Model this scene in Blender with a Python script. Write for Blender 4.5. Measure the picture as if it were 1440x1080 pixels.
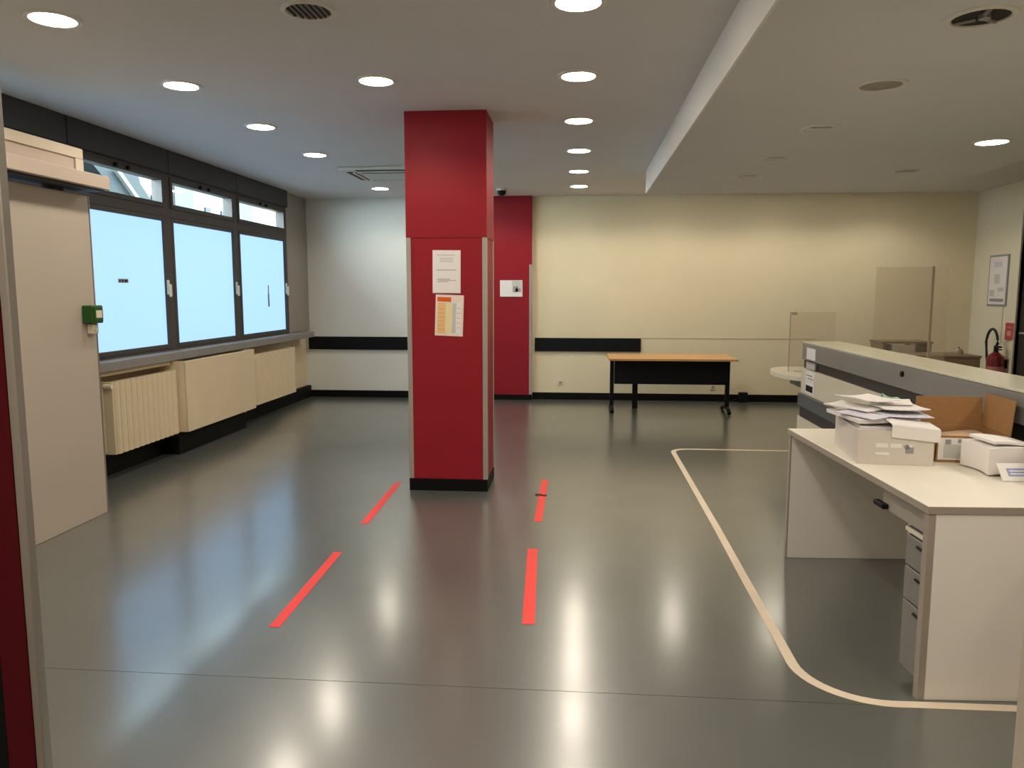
import bpy, bmesh, math, random
from mathutils import Vector, Matrix
random.seed(7)
PI = math.pi
SC = bpy.context.scene
COL = SC.collection
for o in list(bpy.data.objects):
    bpy.data.objects.remove(o)

# ------------------------------------------------------------------ camera
PITCH, YAW = math.atan(130 / 1081.0), 0.08699
cd = bpy.data.cameras.new('camera')
cam = bpy.data.objects.new('camera', cd); COL.objects.link(cam)
cd.sensor_width = 36.0; cd.lens = 1081.0 / 1440.0 * 36.0
cd.clip_start = 0.02; cd.clip_end = 200
cam.location = (0, 0, 1.55)
cam.rotation_euler = (PI / 2 - PITCH, 0, YAW)
SC.camera = cam

# ------------------------------------------------------------------ view, world
SC.view_settings.view_transform = 'Standard'
SC.view_settings.look = 'None'
SC.view_settings.exposure = 0.14
SC.view_settings.gamma = 1.0
SC.view_settings.use_curve_mapping = False
W = bpy.data.worlds.new('world'); SC.world = W; W.use_nodes = True
bg = W.node_tree.nodes['Background']
bg.inputs['Color'].default_value = (0.74, 0.87, 1.0, 1); bg.inputs['Strength'].default_value = 30.0

PANE_COL = (0.39, 0.70, 1.08)
PANE_STRENGTH = 1.0
DISC_STRENGTH = 34.0
DISC_COL = (1.0, 0.885, 0.73)
LAMP_W = 33.0

# ------------------------------------------------------------------ materials
MATS = {}
def mat(name, col, rough=0.5, metal=0.0, spec=0.5, var=0.0, vscale=6.0, bump=0.0, bscale=30.0, emit=None, estr=0.0, rvar=0.0, stretch=(1, 1, 1), coat=0.0):
    if name in MATS: return MATS[name]
    m = bpy.data.materials.new(name); m.use_nodes = True
    nt = m.node_tree; b = nt.nodes['Principled BSDF']
    b.inputs['Base Color'].default_value = (*col, 1)
    b.inputs['Roughness'].default_value = rough
    b.inputs['Metallic'].default_value = metal
    b.inputs['Specular IOR Level'].default_value = spec
    b.inputs['Coat Weight'].default_value = coat
    if var or bump or rvar:
        tc = nt.nodes.new('ShaderNodeTexCoord'); mp = nt.nodes.new('ShaderNodeMapping')
        mp.inputs['Scale'].default_value = stretch
        nt.links.new(tc.outputs['Object'], mp.inputs['Vector'])
    if var or rvar:
        n = nt.nodes.new('ShaderNodeTexNoise'); n.inputs['Scale'].default_value = vscale; n.inputs['Detail'].default_value = 5
        nt.links.new(mp.outputs['Vector'], n.inputs['Vector'])
    if var:
        r = nt.nodes.new('ShaderNodeMapRange')
        r.inputs['From Min'].default_value = 0.3; r.inputs['From Max'].default_value = 0.7
        r.inputs['To Min'].default_value = 1 - var; r.inputs['To Max'].default_value = 1 + var * 0.5
        nt.links.new(n.outputs['Fac'], r.inputs['Value'])
        v = nt.nodes.new('ShaderNodeVectorMath'); v.operation = 'SCALE'
        v.inputs[0].default_value = col
        nt.links.new(r.outputs['Result'], v.inputs['Scale']); nt.links.new(v.outputs['Vector'], b.inputs['Base Color'])
    if rvar:
        r2 = nt.nodes.new('ShaderNodeMapRange')
        r2.inputs['From Min'].default_value = 0.3; r2.inputs['From Max'].default_value = 0.7
        r2.inputs['To Min'].default_value = rough - rvar; r2.inputs['To Max'].default_value = rough + rvar
        nt.links.new(n.outputs['Fac'], r2.inputs['Value']); nt.links.new(r2.outputs['Result'], b.inputs['Roughness'])
    if bump:
        n2 = nt.nodes.new('ShaderNodeTexNoise'); n2.inputs['Scale'].default_value = bscale; n2.inputs['Detail'].default_value = 3
        nt.links.new(mp.outputs['Vector'], n2.inputs['Vector'])
        bp = nt.nodes.new('ShaderNodeBump'); bp.inputs['Strength'].default_value = bump; bp.inputs['Distance'].default_value = 0.01
        nt.links.new(n2.outputs['Fac'], bp.inputs['Height']); nt.links.new(bp.outputs['Normal'], b.inputs['Normal'])
    if emit:
        b.inputs['Emission Color'].default_value = (*emit, 1); b.inputs['Emission Strength'].default_value = estr
    MATS[name] = m
    return m

def glass(name, tint=(0.9, 0.95, 0.92), refl=1.0, haze=0.0):
    m = bpy.data.materials.new(name); m.use_nodes = True
    nt = m.node_tree; nt.nodes.clear()
    out = nt.nodes.new('ShaderNodeOutputMaterial')
    tr = nt.nodes.new('ShaderNodeBsdfTransparent'); tr.inputs['Color'].default_value = (*tint, 1)
    gl = nt.nodes.new('ShaderNodeBsdfGlossy'); gl.inputs['Roughness'].default_value = 0.03
    lw = nt.nodes.new('ShaderNodeLayerWeight'); lw.inputs['Blend'].default_value = 0.5
    pw = nt.nodes.new('ShaderNodeMath'); pw.operation = 'POWER'; pw.inputs[1].default_value = 4.0
    fr = nt.nodes.new('ShaderNodeMath'); fr.operation = 'MULTIPLY_ADD'; fr.inputs[1].default_value = 0.45; fr.inputs[2].default_value = 0.03
    mx = nt.nodes.new('ShaderNodeMixShader')
    nt.links.new(lw.outputs['Facing'], pw.inputs[0]); nt.links.new(pw.outputs[0], fr.inputs[0]); nt.links.new(fr.outputs[0], mx.inputs['Fac'])
    last = tr
    if haze:
        df = nt.nodes.new('ShaderNodeBsdfDiffuse'); df.inputs['Color'].default_value = (0.75, 0.72, 0.66, 1)
        m2 = nt.nodes.new('ShaderNodeMixShader'); m2.inputs['Fac'].default_value = haze
        nt.links.new(tr.outputs[0], m2.inputs[1]); nt.links.new(df.outputs[0], m2.inputs[2]); last = m2
    nt.links.new(last.outputs[0], mx.inputs[1]); nt.links.new(gl.outputs[0], mx.inputs[2])
    nt.links.new(mx.outputs[0], out.inputs['Surface'])
    return m

def floor_mat():
    m = bpy.data.materials.new('floor_linoleum'); m.use_nodes = True
    nt = m.node_tree; b = nt.nodes['Principled BSDF']; L = nt.links.new
    tc = nt.nodes.new('ShaderNodeTexCoord')
    n1 = nt.nodes.new('ShaderNodeTexNoise'); n1.inputs['Scale'].default_value = 1.1; n1.inputs['Detail'].default_value = 3
    L(tc.outputs['Object'], n1.inputs['Vector'])
    cr = nt.nodes.new('ShaderNodeValToRGB')
    cr.color_ramp.elements[0].position = 0.3; cr.color_ramp.elements[0].color = (0.090, 0.099, 0.094, 1)
    cr.color_ramp.elements[1].position = 0.72; cr.color_ramp.elements[1].color = (0.118, 0.126, 0.116, 1)
    L(n1.outputs['Fac'], cr.inputs['Fac'])
    L(cr.outputs['Color'], b.inputs['Base Color'])
    rr = nt.nodes.new('ShaderNodeMapRange'); rr.inputs['From Min'].default_value = 0.3; rr.inputs['From Max'].default_value = 0.7
    rr.inputs['To Min'].default_value = 0.277; rr.inputs['To Max'].default_value = 0.30
    n3 = nt.nodes.new('ShaderNodeTexNoise'); n3.inputs['Scale'].default_value = 2.3; n3.inputs['Detail'].default_value = 2
    L(tc.outputs['Object'], n3.inputs['Vector']); L(n3.outputs['Fac'], rr.inputs['Value']); L(rr.outputs['Result'], b.inputs['Roughness'])
    b.inputs['Specular IOR Level'].default_value = 0.5; b.inputs['IOR'].default_value = 1.75; b.inputs['Coat Weight'].default_value = 0.75; b.inputs['Coat Roughness'].default_value = 0.18; b.inputs['Coat IOR'].default_value = 1.6
    n4 = nt.nodes.new('ShaderNodeTexNoise'); n4.inputs['Scale'].default_value = 5; n4.inputs['Detail'].default_value = 0
    mp4 = nt.nodes.new('ShaderNodeMapping'); mp4.inputs['Scale'].default_value = (0.45, 1.6, 1)
    L(tc.outputs['Object'], mp4.inputs['Vector']); L(mp4.outputs['Vector'], n4.inputs['Vector'])
    bp = nt.nodes.new('ShaderNodeBump'); bp.inputs['Strength'].default_value = 0.05; bp.inputs['Distance'].default_value = 0.01
    L(n4.outputs['Fac'], bp.inputs['Height']); L(bp.outputs['Normal'], b.inputs['Normal'])
    return m

M_FLOOR = floor_mat()
M_SEAM = mat('seam_dark', (0.03, 0.03, 0.028), 0.6)
M_CEIL = mat('ceiling_paint', (0.72, 0.71, 0.69), 0.8, spec=0.2, var=0.03, vscale=1.2)
M_FASCIA = mat('fascia_paint', (0.85, 0.82, 0.76), 0.7, spec=0.2)
M_WALL = mat('cream_wall_paint', (0.80, 0.71, 0.495), 0.7, spec=0.2, var=0.05, vscale=1.1)
M_WALLR = mat('pale_wall_paint', (0.80, 0.75, 0.60), 0.7, spec=0.25, var=0.04, vscale=1.5)
M_PLAIN = mat('plain_wall_paint', (0.62, 0.58, 0.52), 0.8, spec=0.2)
M_CREAM = mat('cream_enamel', (0.72, 0.60, 0.41), 0.45, spec=0.4, var=0.03, vscale=3)
M_BLACK = mat('black_skirting', (0.004, 0.004, 0.004), 0.6, spec=0.15)
M_RAIL = mat('black_rail', (0.005, 0.0055, 0.008), 0.6, spec=0.2)
M_RED = mat('red_laminate', (0.29, 0.011, 0.021), 0.5, spec=0.25, var=0.05, vscale=2)
M_REDDARK = mat('dark_red_laminate', (0.085, 0.002, 0.007), 0.6, spec=0.15)
M_ALU = mat('brushed_aluminium', (0.62, 0.58, 0.54), 0.38, metal=0.85, var=0.05, vscale=40, stretch=(1, 1, 0.05))
M_STEEL = mat('door_frame_steel', (0.40, 0.37, 0.35), 0.34, metal=0.8, var=0.06, vscale=30, stretch=(1, 1, 0.03))
M_FRAME = mat('dark_window_frame', (0.060, 0.052, 0.048), 0.5, spec=0.35, var=0.06)
M_FRAME2 = mat('dark_header_panel', (0.045, 0.045, 0.048), 0.55, spec=0.3, var=0.05)
M_SILL = mat('grey_sill_stone', (0.25, 0.24, 0.23), 0.4, var=0.08, vscale=12)
M_BEIGE = mat('beige_panel', (0.48, 0.42, 0.35), 0.5, spec=0.35, var=0.03, vscale=2)
M_AIRC = mat('cream_metal_case', (0.66, 0.58, 0.46), 0.4, spec=0.4)
M_AIRT = mat('taupe_metal_tray', (0.52, 0.43, 0.36), 0.3, spec=0.5)
M_WHITE = mat('white_laminate', (0.80, 0.75, 0.66), 0.35, spec=0.4, var=0.02, vscale=4)
M_GREIGE = mat('greige_edge_band', (0.36, 0.31, 0.26), 0.45)
M_PANEL = mat('desk_panel_white', (0.86, 0.82, 0.77), 0.45, spec=0.35)
M_DRAWER = mat('drawer_grey', (0.34, 0.31, 0.26), 0.45)
M_PEDEST = mat('pedestal_grey', (0.22, 0.21, 0.19), 0.4)
M_CGREY = mat('counter_grey', (0.25, 0.245, 0.235), 0.32, spec=0.45, var=0.04)
M_CSLATE = mat('counter_slate', (0.10, 0.115, 0.125), 0.35, spec=0.45)
M_CDARK = mat('counter_dark', (0.035, 0.033, 0.032), 0.4)
M_CWHITE = mat('counter_white', (0.72, 0.67, 0.53), 0.4, spec=0.35)
M_WOOD = mat('light_beech_top', (0.62, 0.34, 0.13), 0.38, var=0.12, vscale=9, stretch=(0.4, 6, 1))
M_BLKMET = mat('black_metal', (0.004, 0.004, 0.006), 0.5, spec=0.2)
M_PAPER = mat('white_paper', (0.84, 0.81, 0.80), 0.7, spec=0.2)
M_PAPER2 = mat('lilac_paper', (0.66, 0.65, 0.75), 0.7, spec=0.2)
M_INK = mat('grey_print', (0.33, 0.33, 0.33), 0.8, spec=0.1)
M_INKL = mat('pale_print', (0.58, 0.60, 0.56), 0.8, spec=0.1)
M_INKD = mat('dark_print', (0.02, 0.02, 0.022), 0.8, spec=0.1)
M_ORANGE = mat('orange_print', (0.72, 0.14, 0.03), 0.8, spec=0.1)
M_PEACH = mat('peach_print', (0.86, 0.55, 0.25), 0.8, spec=0.1)
M_CREAMP = mat('cream_print', (0.86, 0.74, 0.45), 0.8, spec=0.1)
M_BLUEP = mat('blue_print', (0.30, 0.36, 0.62), 0.8, spec=0.1)
M_CARTON = mat('white_carton', (0.66, 0.61, 0.56), 0.6, spec=0.2, var=0.03)
M_KRAFT = mat('brown_cardboard', (0.36, 0.20, 0.085), 0.75, spec=0.2, var=0.10, vscale=20, stretch=(1, 1, 6))
M_TEAL = mat('teal_fabric', (0.33, 0.62, 0.50), 0.8, spec=0.2)
M_REDTAPE = mat('red_floor_tape', (0.85, 0.045, 0.035), 0.45, spec=0.35, var=0.05)
M_WTAPE = mat('white_floor_tape', (0.80, 0.68, 0.54), 0.5, spec=0.3, var=0.10, vscale=5)
M_GREEN = mat('green_plastic', (0.012, 0.085, 0.010), 0.4)
M_CAP = mat('ivory_plastic', (0.78, 0.70, 0.54), 0.4)
M_EXT = mat('extinguisher_red', (0.20, 0.008, 0.014), 0.3, spec=0.5)
M_SIGNRED = mat('sign_red', (0.50, 0.06, 0.07), 0.5)
M_RUBBER = mat('black_rubber', (0.015, 0.015, 0.015), 0.6)
M_DOOR = mat('dark_brown_door', (0.045, 0.035, 0.033), 0.45)
M_BROWN = mat('walnut_furniture', (0.22, 0.15, 0.09), 0.5, var=0.1, vscale=8)
M_LAMPRING = mat('lamp_ring_white', (0.72, 0.69, 0.62), 0.4)
M_REFL = mat('lamp_reflector', (0.30, 0.27, 0.23), 0.35, metal=0.4)
M_HOLE = mat('dark_recess', (0.018, 0.014, 0.010), 0.8)
M_ACW = mat('ac_white_plastic', (0.66, 0.63, 0.56), 0.45)
M_ACD = mat('ac_dark_slot', (0.02, 0.02, 0.017), 0.6)
M_ACG = mat('ac_grille', (0.16, 0.16, 0.13), 0.6)
M_BULB = mat('lit_diffuser', (0.9, 0.9, 0.88), 0.5, emit=DISC_COL, estr=DISC_STRENGTH)
M_FROST = mat('frosted_pane_lit', (0.12, 0.14, 0.16), 0.25, emit=PANE_COL, estr=PANE_STRENGTH)
M_GLASS = glass('clear_glass')
M_PLEXI = glass('acrylic_screen', (0.965, 0.945, 0.92), haze=0.05)
M_PLEXE = mat('acrylic_edge', (0.40, 0.31, 0.22), 0.3)
M_GEDGE = mat('glass_edge_green', (0.50, 0.52, 0.38), 0.2, spec=0.6)
M_BLDG = mat('facade_render', (0.075, 0.078, 0.077), 0.8)
M_BLDG2 = mat('facade_grey', (0.022, 0.023, 0.024), 0.8)
M_BLDG3 = mat('facade_window', (0.006, 0.010, 0.012), 0.5, spec=0.1)
M_AWN = mat('awning_grey', (0.006, 0.009, 0.010), 0.6, spec=0.1)

# ------------------------------------------------------------------ mesh helpers
class MB:
    def __init__(s): s.bm = bmesh.new()
    def box(s, x0, x1, y0, y1, z0, z1, bev=0.0, M=None, seg=1):
        g = bmesh.ops.create_cube(s.bm, size=1.0)
        vs = g['verts']
        for v in vs:
            v.co = Vector(((x0 + x1) / 2 + v.co.x * (x1 - x0), (y0 + y1) / 2 + v.co.y * (y1 - y0), (z0 + z1) / 2 + v.co.z * (z1 - z0)))
        if bev:
            es = list({e for v in vs for e in v.link_edges})
            r = bmesh.ops.bevel(s.bm, geom=es, offset=bev, segments=seg, affect='EDGES', profile=0.5)
            vs = list({v for f in r['faces'] for v in f.verts} | {v for v in vs if v.is_valid})
        if M is not None: bmesh.ops.transform(s.bm, matrix=M, verts=[v for v in vs if v.is_valid])
        return s
    def cyl(s, p, q, r0, r1=None, n=20):
        p = Vector(p); q = Vector(q); d = q - p
        r1 = r0 if r1 is None else r1
        M = Matrix.Translation((p + q) / 2) @ d.to_track_quat('Z', 'Y').to_matrix().to_4x4()
        bmesh.ops.create_cone(s.bm, cap_ends=True, segments=n, radius1=r0, radius2=r1, depth=d.length, matrix=M)
        return s
    def lathe(s, prof, n=24, c=(0, 0, 0)):
        rings = []
        for r, z in prof:
            rings.append([s.bm.verts.new((c[0] + r * math.cos(2 * PI * k / n), c[1] + r * math.sin(2 * PI * k / n), c[2] + z)) for k in range(n)])
        for a, b in zip(rings, rings[1:]):
            for k in range(n):
                s.bm.faces.new((a[k], a[(k + 1) % n], b[(k + 1) % n], b[k]))
        return s
    def prism(s, pts, z0, z1):
        a = [s.bm.verts.new((x, y, z0)) for x, y in pts]; b = [s.bm.verts.new((x, y, z1)) for x, y in pts]
        s.bm.faces.new(a[::-1]); s.bm.faces.new(b)
        n = len(pts)
        for k in range(n): s.bm.faces.new((a[k], a[(k + 1) % n], b[(k + 1) % n], b[k]))
        return s
    def tube(s, pts, r, n=10):
        pts = [Vector(p) for p in pts]; rings = []
        for i, p in enumerate(pts):
            d = (pts[min(i + 1, len(pts) - 1)] - pts[max(i - 1, 0)]).normalized()
            q = d.to_track_quat('Z', 'Y').to_matrix()
            rings.append([s.bm.verts.new(p + q @ Vector((r * math.cos(2 * PI * k / n), r * math.sin(2 * PI * k / n), 0))) for k in range(n)])
        for a, b in zip(rings, rings[1:]):
            for k in range(n): s.bm.faces.new((a[k], a[(k + 1) % n], b[(k + 1) % n], b[k]))
        s.bm.faces.new(rings[0][::-1]); s.bm.faces.new(rings[-1])
        return s
    def sheet(s, fn, nu, nv, th):
        """solid curved sheet; fn(u,v)->point"""
        top = [[Vector(fn(i / nu, j / nv)) for j in range(nv + 1)] for i in range(nu + 1)]
        T = [[s.bm.verts.new(p) for p in r] for r in top]
        B = [[s.bm.verts.new(p - Vector((0, 0, th))) for p in r] for r in top]
        for i in range(nu):
            for j in range(nv):
                s.bm.faces.new((T[i][j], T[i + 1][j], T[i + 1][j + 1], T[i][j + 1]))
                s.bm.faces.new((B[i][j], B[i][j + 1], B[i + 1][j + 1], B[i + 1][j]))
        for i in range(nu):
            s.bm.faces.new((T[i][0], B[i][0], B[i + 1][0], T[i + 1][0])); s.bm.faces.new((T[i][nv], T[i + 1][nv], B[i + 1][nv], B[i][nv]))
        for j in range(nv):
            s.bm.faces.new((T[0][j], T[0][j + 1], B[0][j + 1], B[0][j])); s.bm.faces.new((T[nu][j], B[nu][j], B[nu][j + 1], T[nu][j + 1]))
        return s
    def build(s, name, m, parent=None, smooth=False):
        bmesh.ops.recalc_face_normals(s.bm, faces=s.bm.faces[:])
        me = bpy.data.meshes.new(name); s.bm.to_mesh(me); s.bm.free()
        me.materials.append(m)
        if smooth:
            for p in me.polygons: p.use_smooth = True
            me.set_sharp_from_angle(angle=0.6)
        o = bpy.data.objects.new(name, me); COL.objects.link(o)
        if parent: o.parent = parent
        return o

def box(name, m, parent, *a, bev=0.0, **k): return MB().box(*a, bev=bev, **k).build(name, m, parent)
def empty(name, loc=(0, 0, 0), rz=0.0):
    o = bpy.data.objects.new(name, None); COL.objects.link(o); o.location = loc; o.rotation_euler = (0, 0, rz); o.empty_display_size = 0.1
    return o
def tag(o, label, cat, group=None):
    o['label'] = label; o['category'] = cat
    if group: o['group'] = group
    return o
def struct(o, label=None):
    o['kind'] = 'structure'
    if label: o['label'] = label; 
    return o
def thing(name, label, cat, loc=(0, 0, 0), rz=0.0, group=None): return tag(empty(name, loc, rz), label, cat, group)
def copy_tree(o, parent=None):
    c = o.copy(); COL.objects.link(c)
    if parent: c.parent = parent
    for ch in list(o.children): copy_tree(ch, c)
    return c

# ------------------------------------------------------------------ room shell
XL, XR, YB, ZC, ZS = -4.02, 5.33, 11.05, 2.88, 2.633
# floor slab with lino sheets as pieces
fl = struct(MB().box(-4.3, 5.6, -2.0, 11.3, -0.12, -0.012).build('floor', M_SEAM), 'dark grey-green glossy linoleum floor of the room')
ys = [-1.98, 0.85, 2.845, 11.28]
for a, b in zip(ys, ys[1:]):
    box('floor_sheet', M_FLOOR, fl, -4.28, 5.58, a + (0.0015 if a == 2.845 else 0.0002), b - (0.0015 if b == 2.845 else 0.0002), -0.012, 0.0)
# ceiling
ce = struct(MB().box(-4.3, 5.6, -2.0, 11.3, ZC, ZC + 0.12).build('ceiling', M_CEIL), 'smooth pale grey ceiling with rows of downlights')
sof = MB().box(0.735, 3.66, 1.6, 8.83, ZS, ZC).build('dropped_soffit', M_CEIL, ce)
box('fascia', M_FASCIA, ce, 0.72, 0.735, 1.6, 8.83, ZS - 0.003, ZC)
# back wall, right wall, front wall, foyer behind the camera
struct(MB().box(-0.945, 5.6, YB, YB + 0.2, 0, ZC).build('wall_back', M_WALL), 'long cream painted wall at the far end of the room')
struct(MB().box(-4.3, -0.946, YB, YB + 0.2, 0, ZC).build('wall_back', mat('daylight_tinted_wall', (0.80, 0.81, 0.76), 0.7, spec=0.2, var=0.04, vscale=1.1)), 'wall section with daylight tint in its colour at the far end between the windows and the red pilaster')  # paler neutral colour stands in for window daylight on this section
wr = struct(MB().box(XR, XR + 0.2, 9.93, YB, 0, ZC).box(XR, XR + 0.2, 1.6, 8.9, 0, ZC).box(XR, XR + 0.2, 8.9, 9.93, 2.72, ZC).build('wall_right', M_WALLR), 'pale cream wall at the right end of the room')
wf = struct(MB().box(-4.3, -1.40, 1.15, 1.35, 0, ZC).box(0.951, 5.6, 1.45, 1.60, 0, ZC).build('wall_front', M_PLAIN), 'plain wall beside the near doorway')
struct(MB().box(-1.62, -1.42, -1.95, 1.14, 0, ZC).box(0.98, 1.18, -1.95, 1.449, 0, ZC).box(-1.62, 1.18, -2.0, -1.96, 0, ZC).build('wall_foyer', M_PLAIN), 'plain walls of the foyer behind the camera')
# window wall: parapet below, side pieces
wl = struct(MB().box(XL - 0.2, XL, 1.36, YB - 0.002, 0, 0.934).box(XL - 0.2, XL, 10.16, YB - 0.002, 0.90, ZC).box(XL - 0.2, XL, 1.36, 2.62, 0.90, ZC).build('wall_left', M_CREAM), 'cream parapet wall under the row of windows')
struct(MB().box(XL + 0.001, XL + 0.06, 10.161, YB - 0.002, 0.99, ZC - 0.001).build('trim_4', mat('shaded_pier_paint', (0.30, 0.275, 0.24), 0.7)), 'wall pier with painted-in shade between the last window and the back wall')  # dark taupe paints in the shadow beside the last window
# skirtings
struct(MB().box(XL + 0.06, -1.225, YB - 0.018, YB, 0, 0.10).box(-0.665, XR, YB - 0.018, YB, 0, 0.10).build('baseboard_back', M_BLACK), 'black skirting along the cream back wall')
struct(MB().box(XL, XL + 0.06, 1.4, YB, 0, 0.17).build('baseboard_left', M_BLACK), 'black skirting along the window wall')
struct(MB().box(XR - 0.018, XR, 9.99, YB - 0.02, 0, 0.10).build('baseboard_right', M_BLACK), 'black skirting along the right wall')
# window sill, header
sl = struct(MB().box(XL - 0.19, XL, 2.621, 10.159, 0.9345, 0.9845).box(XL, -3.80, 2.7, 10.75, 0.935, 0.985, 0.006).build('trim_1', M_SILL), 'grey stone window sill above the radiators')
box('sill_nose', M_SILL, sl, -3.80, -3.785, 2.7, 10.75, 0.905, 0.983, bev=0.004)
box('ledge', M_CREAM, sl, XL, -3.83, 4.9, 6.90, 0.865, 0.90, bev=0.004)
hd = struct(MB().box(XL - 0.05, -3.90, 2.62, 10.16, 2.66, ZC).build('trim_2', M_FRAME2), 'dark metal header band above the windows')
for a, b in ((2.62, 4.28), (4.28, 5.70), (5.70, 7.155), (7.155, 8.625), (8.625, 10.16)):
    box('header_panel', M_FRAME2, hd, -3.90, -3.888, a + 0.006, b - 0.006, 2.665, ZC - 0.004)
# windows
WX = -3.95
def make_window(i, a, b, handle_y, label):
    w = struct(empty('window_%d' % i, (0, 0, 0)), label)
    f = MB()
    f.box(WX - 0.09, WX + 0.03, a, a + 0.05, 0.985, 2.66); f.box(WX - 0.09, WX + 0.03, b - 0.05, b, 0.985, 2.66)
    f.box(WX - 0.09, WX + 0.03, a + 0.05, b - 0.05, 0.985, 1.005); f.box(WX - 0.09, WX + 0.03, a + 0.05, b - 0.05, 2.255, 2.335); f.box(WX - 0.09, WX + 0.03, a + 0.05, b - 0.05, 2.635, 2.66)
    f.build('frame', M_FRAME, w)
    def ring(y0, y1, z0, z1, t, m, name, x0, x1):
        r = MB(); r.box(x0, x1, y0, y0 + t, z0, z1, 0.004); r.box(x0, x1, y1 - t, y1, z0, z1, 0.004)
        r.box(x0, x1, y0 + t, y1 - t, z0, z0 + t, 0.004); r.box(x0, x1, y0 + t, y1 - t, z1 - t, z1, 0.004)
        return r.build(name, m, w)
    ring(a + 0.052, b - 0.052, 1.007, 2.253, 0.042, M_FRAME, 'sash', WX - 0.06, WX + 0.035)
    ring(a + 0.052, b - 0.052, 2.337, 2.633, 0.045, M_FRAME, 'transom_sash', WX - 0.06, WX + 0.04)
    box('frosted_pane', M_FROST, w, WX + 0.004, WX + 0.014, a + 0.09, b - 0.09, 1.045, 2.215)
    box('transom_pane', M_GLASS, w, WX - 0.026, WX - 0.02, a + 0.09, b - 0.09, 2.378, 2.592)
    # two hinge studs on the transom sash
    ym = (a + b) / 2
    MB().cyl((WX + 0.04, ym - 0.10, 2.612), (WX + 0.062, ym - 0.10, 2.612), 0.018, n=10).cyl((WX + 0.04, ym + 0.08, 2.612), (WX + 0.062, ym + 0.08, 2.612), 0.018, n=10).build('hinge', M_BLACK, w)
    h = MB(); hy = handle_y
    h.box(WX + 0.035, WX + 0.05, hy - 0.016, hy + 0.016, 1.52, 1.66, 0.004); h.box(WX + 0.05, WX + 0.075, hy - 0.012, hy + 0.012, 1.50, 1.62, 0.006)
    h.build('handle', M_CAP, w)
    return w
make_window(1, 5.6975, 7.1575, 7.08, 'dark framed window with frosted pane nearest the beige partition')
w2 = make_window(2, 7.1575, 8.6275, 8.56, 'dark framed window with frosted pane in the middle of the row')
make_window(3, 8.6275, 10.159, 10.07, 'dark framed window with frosted pane nearest the back wall')
make_window(4, 4.2375, 5.6975, 5.62, 'dark framed window hidden behind the beige partition')
make_window(5, 2.621, 4.2375, 4.16, 'dark framed window beside the entrance')
# small marks stuck on the frosted panes
st = tag(box('window_sticker', M_INK, None, WX + 0.0145, WX + 0.0155, 6.32, 6.47, 1.625, 1.66), 'small dark grey rectangular sticker on frosted window pane by partition', 'sticker')
MB().box(WX + 0.0155, WX + 0.0158, 6.335, 6.355, 1.632, 1.652).box(WX + 0.0155, WX + 0.0158, 6.37, 6.40, 1.632, 1.652).box(WX + 0.0155, WX + 0.0158, 6.415, 6.455, 1.632, 1.652).build('print', M_INKD, st)
tag(MB().box(WX + 0.0145, WX + 0.0155, 9.50, 9.55, 1.36, 1.52).box(WX + 0.0145, WX + 0.0158, 9.51, 9.54, 1.52, 1.63).build('window_mark', M_INK), 'narrow upright grey mark on frosted window pane nearest back wall', 'sticker')

# outside: facade opposite and a sloping awning, seen through the transoms
fb = thing('facade', 'pale building facade with dark windows seen through the upper window panes', 'building', (0, 0, 0))
box('wall', M_BLDG, fb, -15.3, -15, 6, 42, 0, 14)
for y in (21.5, 27.6, 33.0): box('pilaster', M_BLDG2, fb, -15, -14.8, y, y + 1.4, 0, 14)
for y in (25.0, 26.3, 30.2, 31.6):
    for z in (3.6, 6.4, 9.2): box('window', M_BLDG3, fb, -14.99, -14.95, y, y + 0.45, z, z + 1.3)
aw = thing('awning', 'dark sloping awning with pale stripe outside the window by partition', 'awning', (0, 0, 0))
AM = Matrix(((0, 0, 1, -7.2), (1, 0, 0, 0), (0, 1, 0, 0), (0, 0, 0, 1)))
MB().prism([(10.6, 3.75), (11.45, 3.2), (11.0, 3.0), (12.75, 3.0), (12.35, 3.3), (12.1, 3.9)], -0.3, 0).build('canopy', M_AWN, aw).matrix_local = AM
MB().prism([(11.58, 3.40), (12.05, 3.06), (12.16, 3.06), (11.70, 3.40)], 0.02, 0.08).build('stripe', M_BLDG, aw).matrix_local = AM
for y in (11.3, 12.4): box('post', M_AWN, aw, -7.4, -7.3, y, y + 0.1, -0.2, 2.999)
box('ground_outside', M_BLDG2, None, -30, -4.45, -5, 45, -0.3, -0.2)
struct(bpy.data.objects['ground_outside'])
bpy.data.objects['ground_outside'].name = 'ground'

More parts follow.
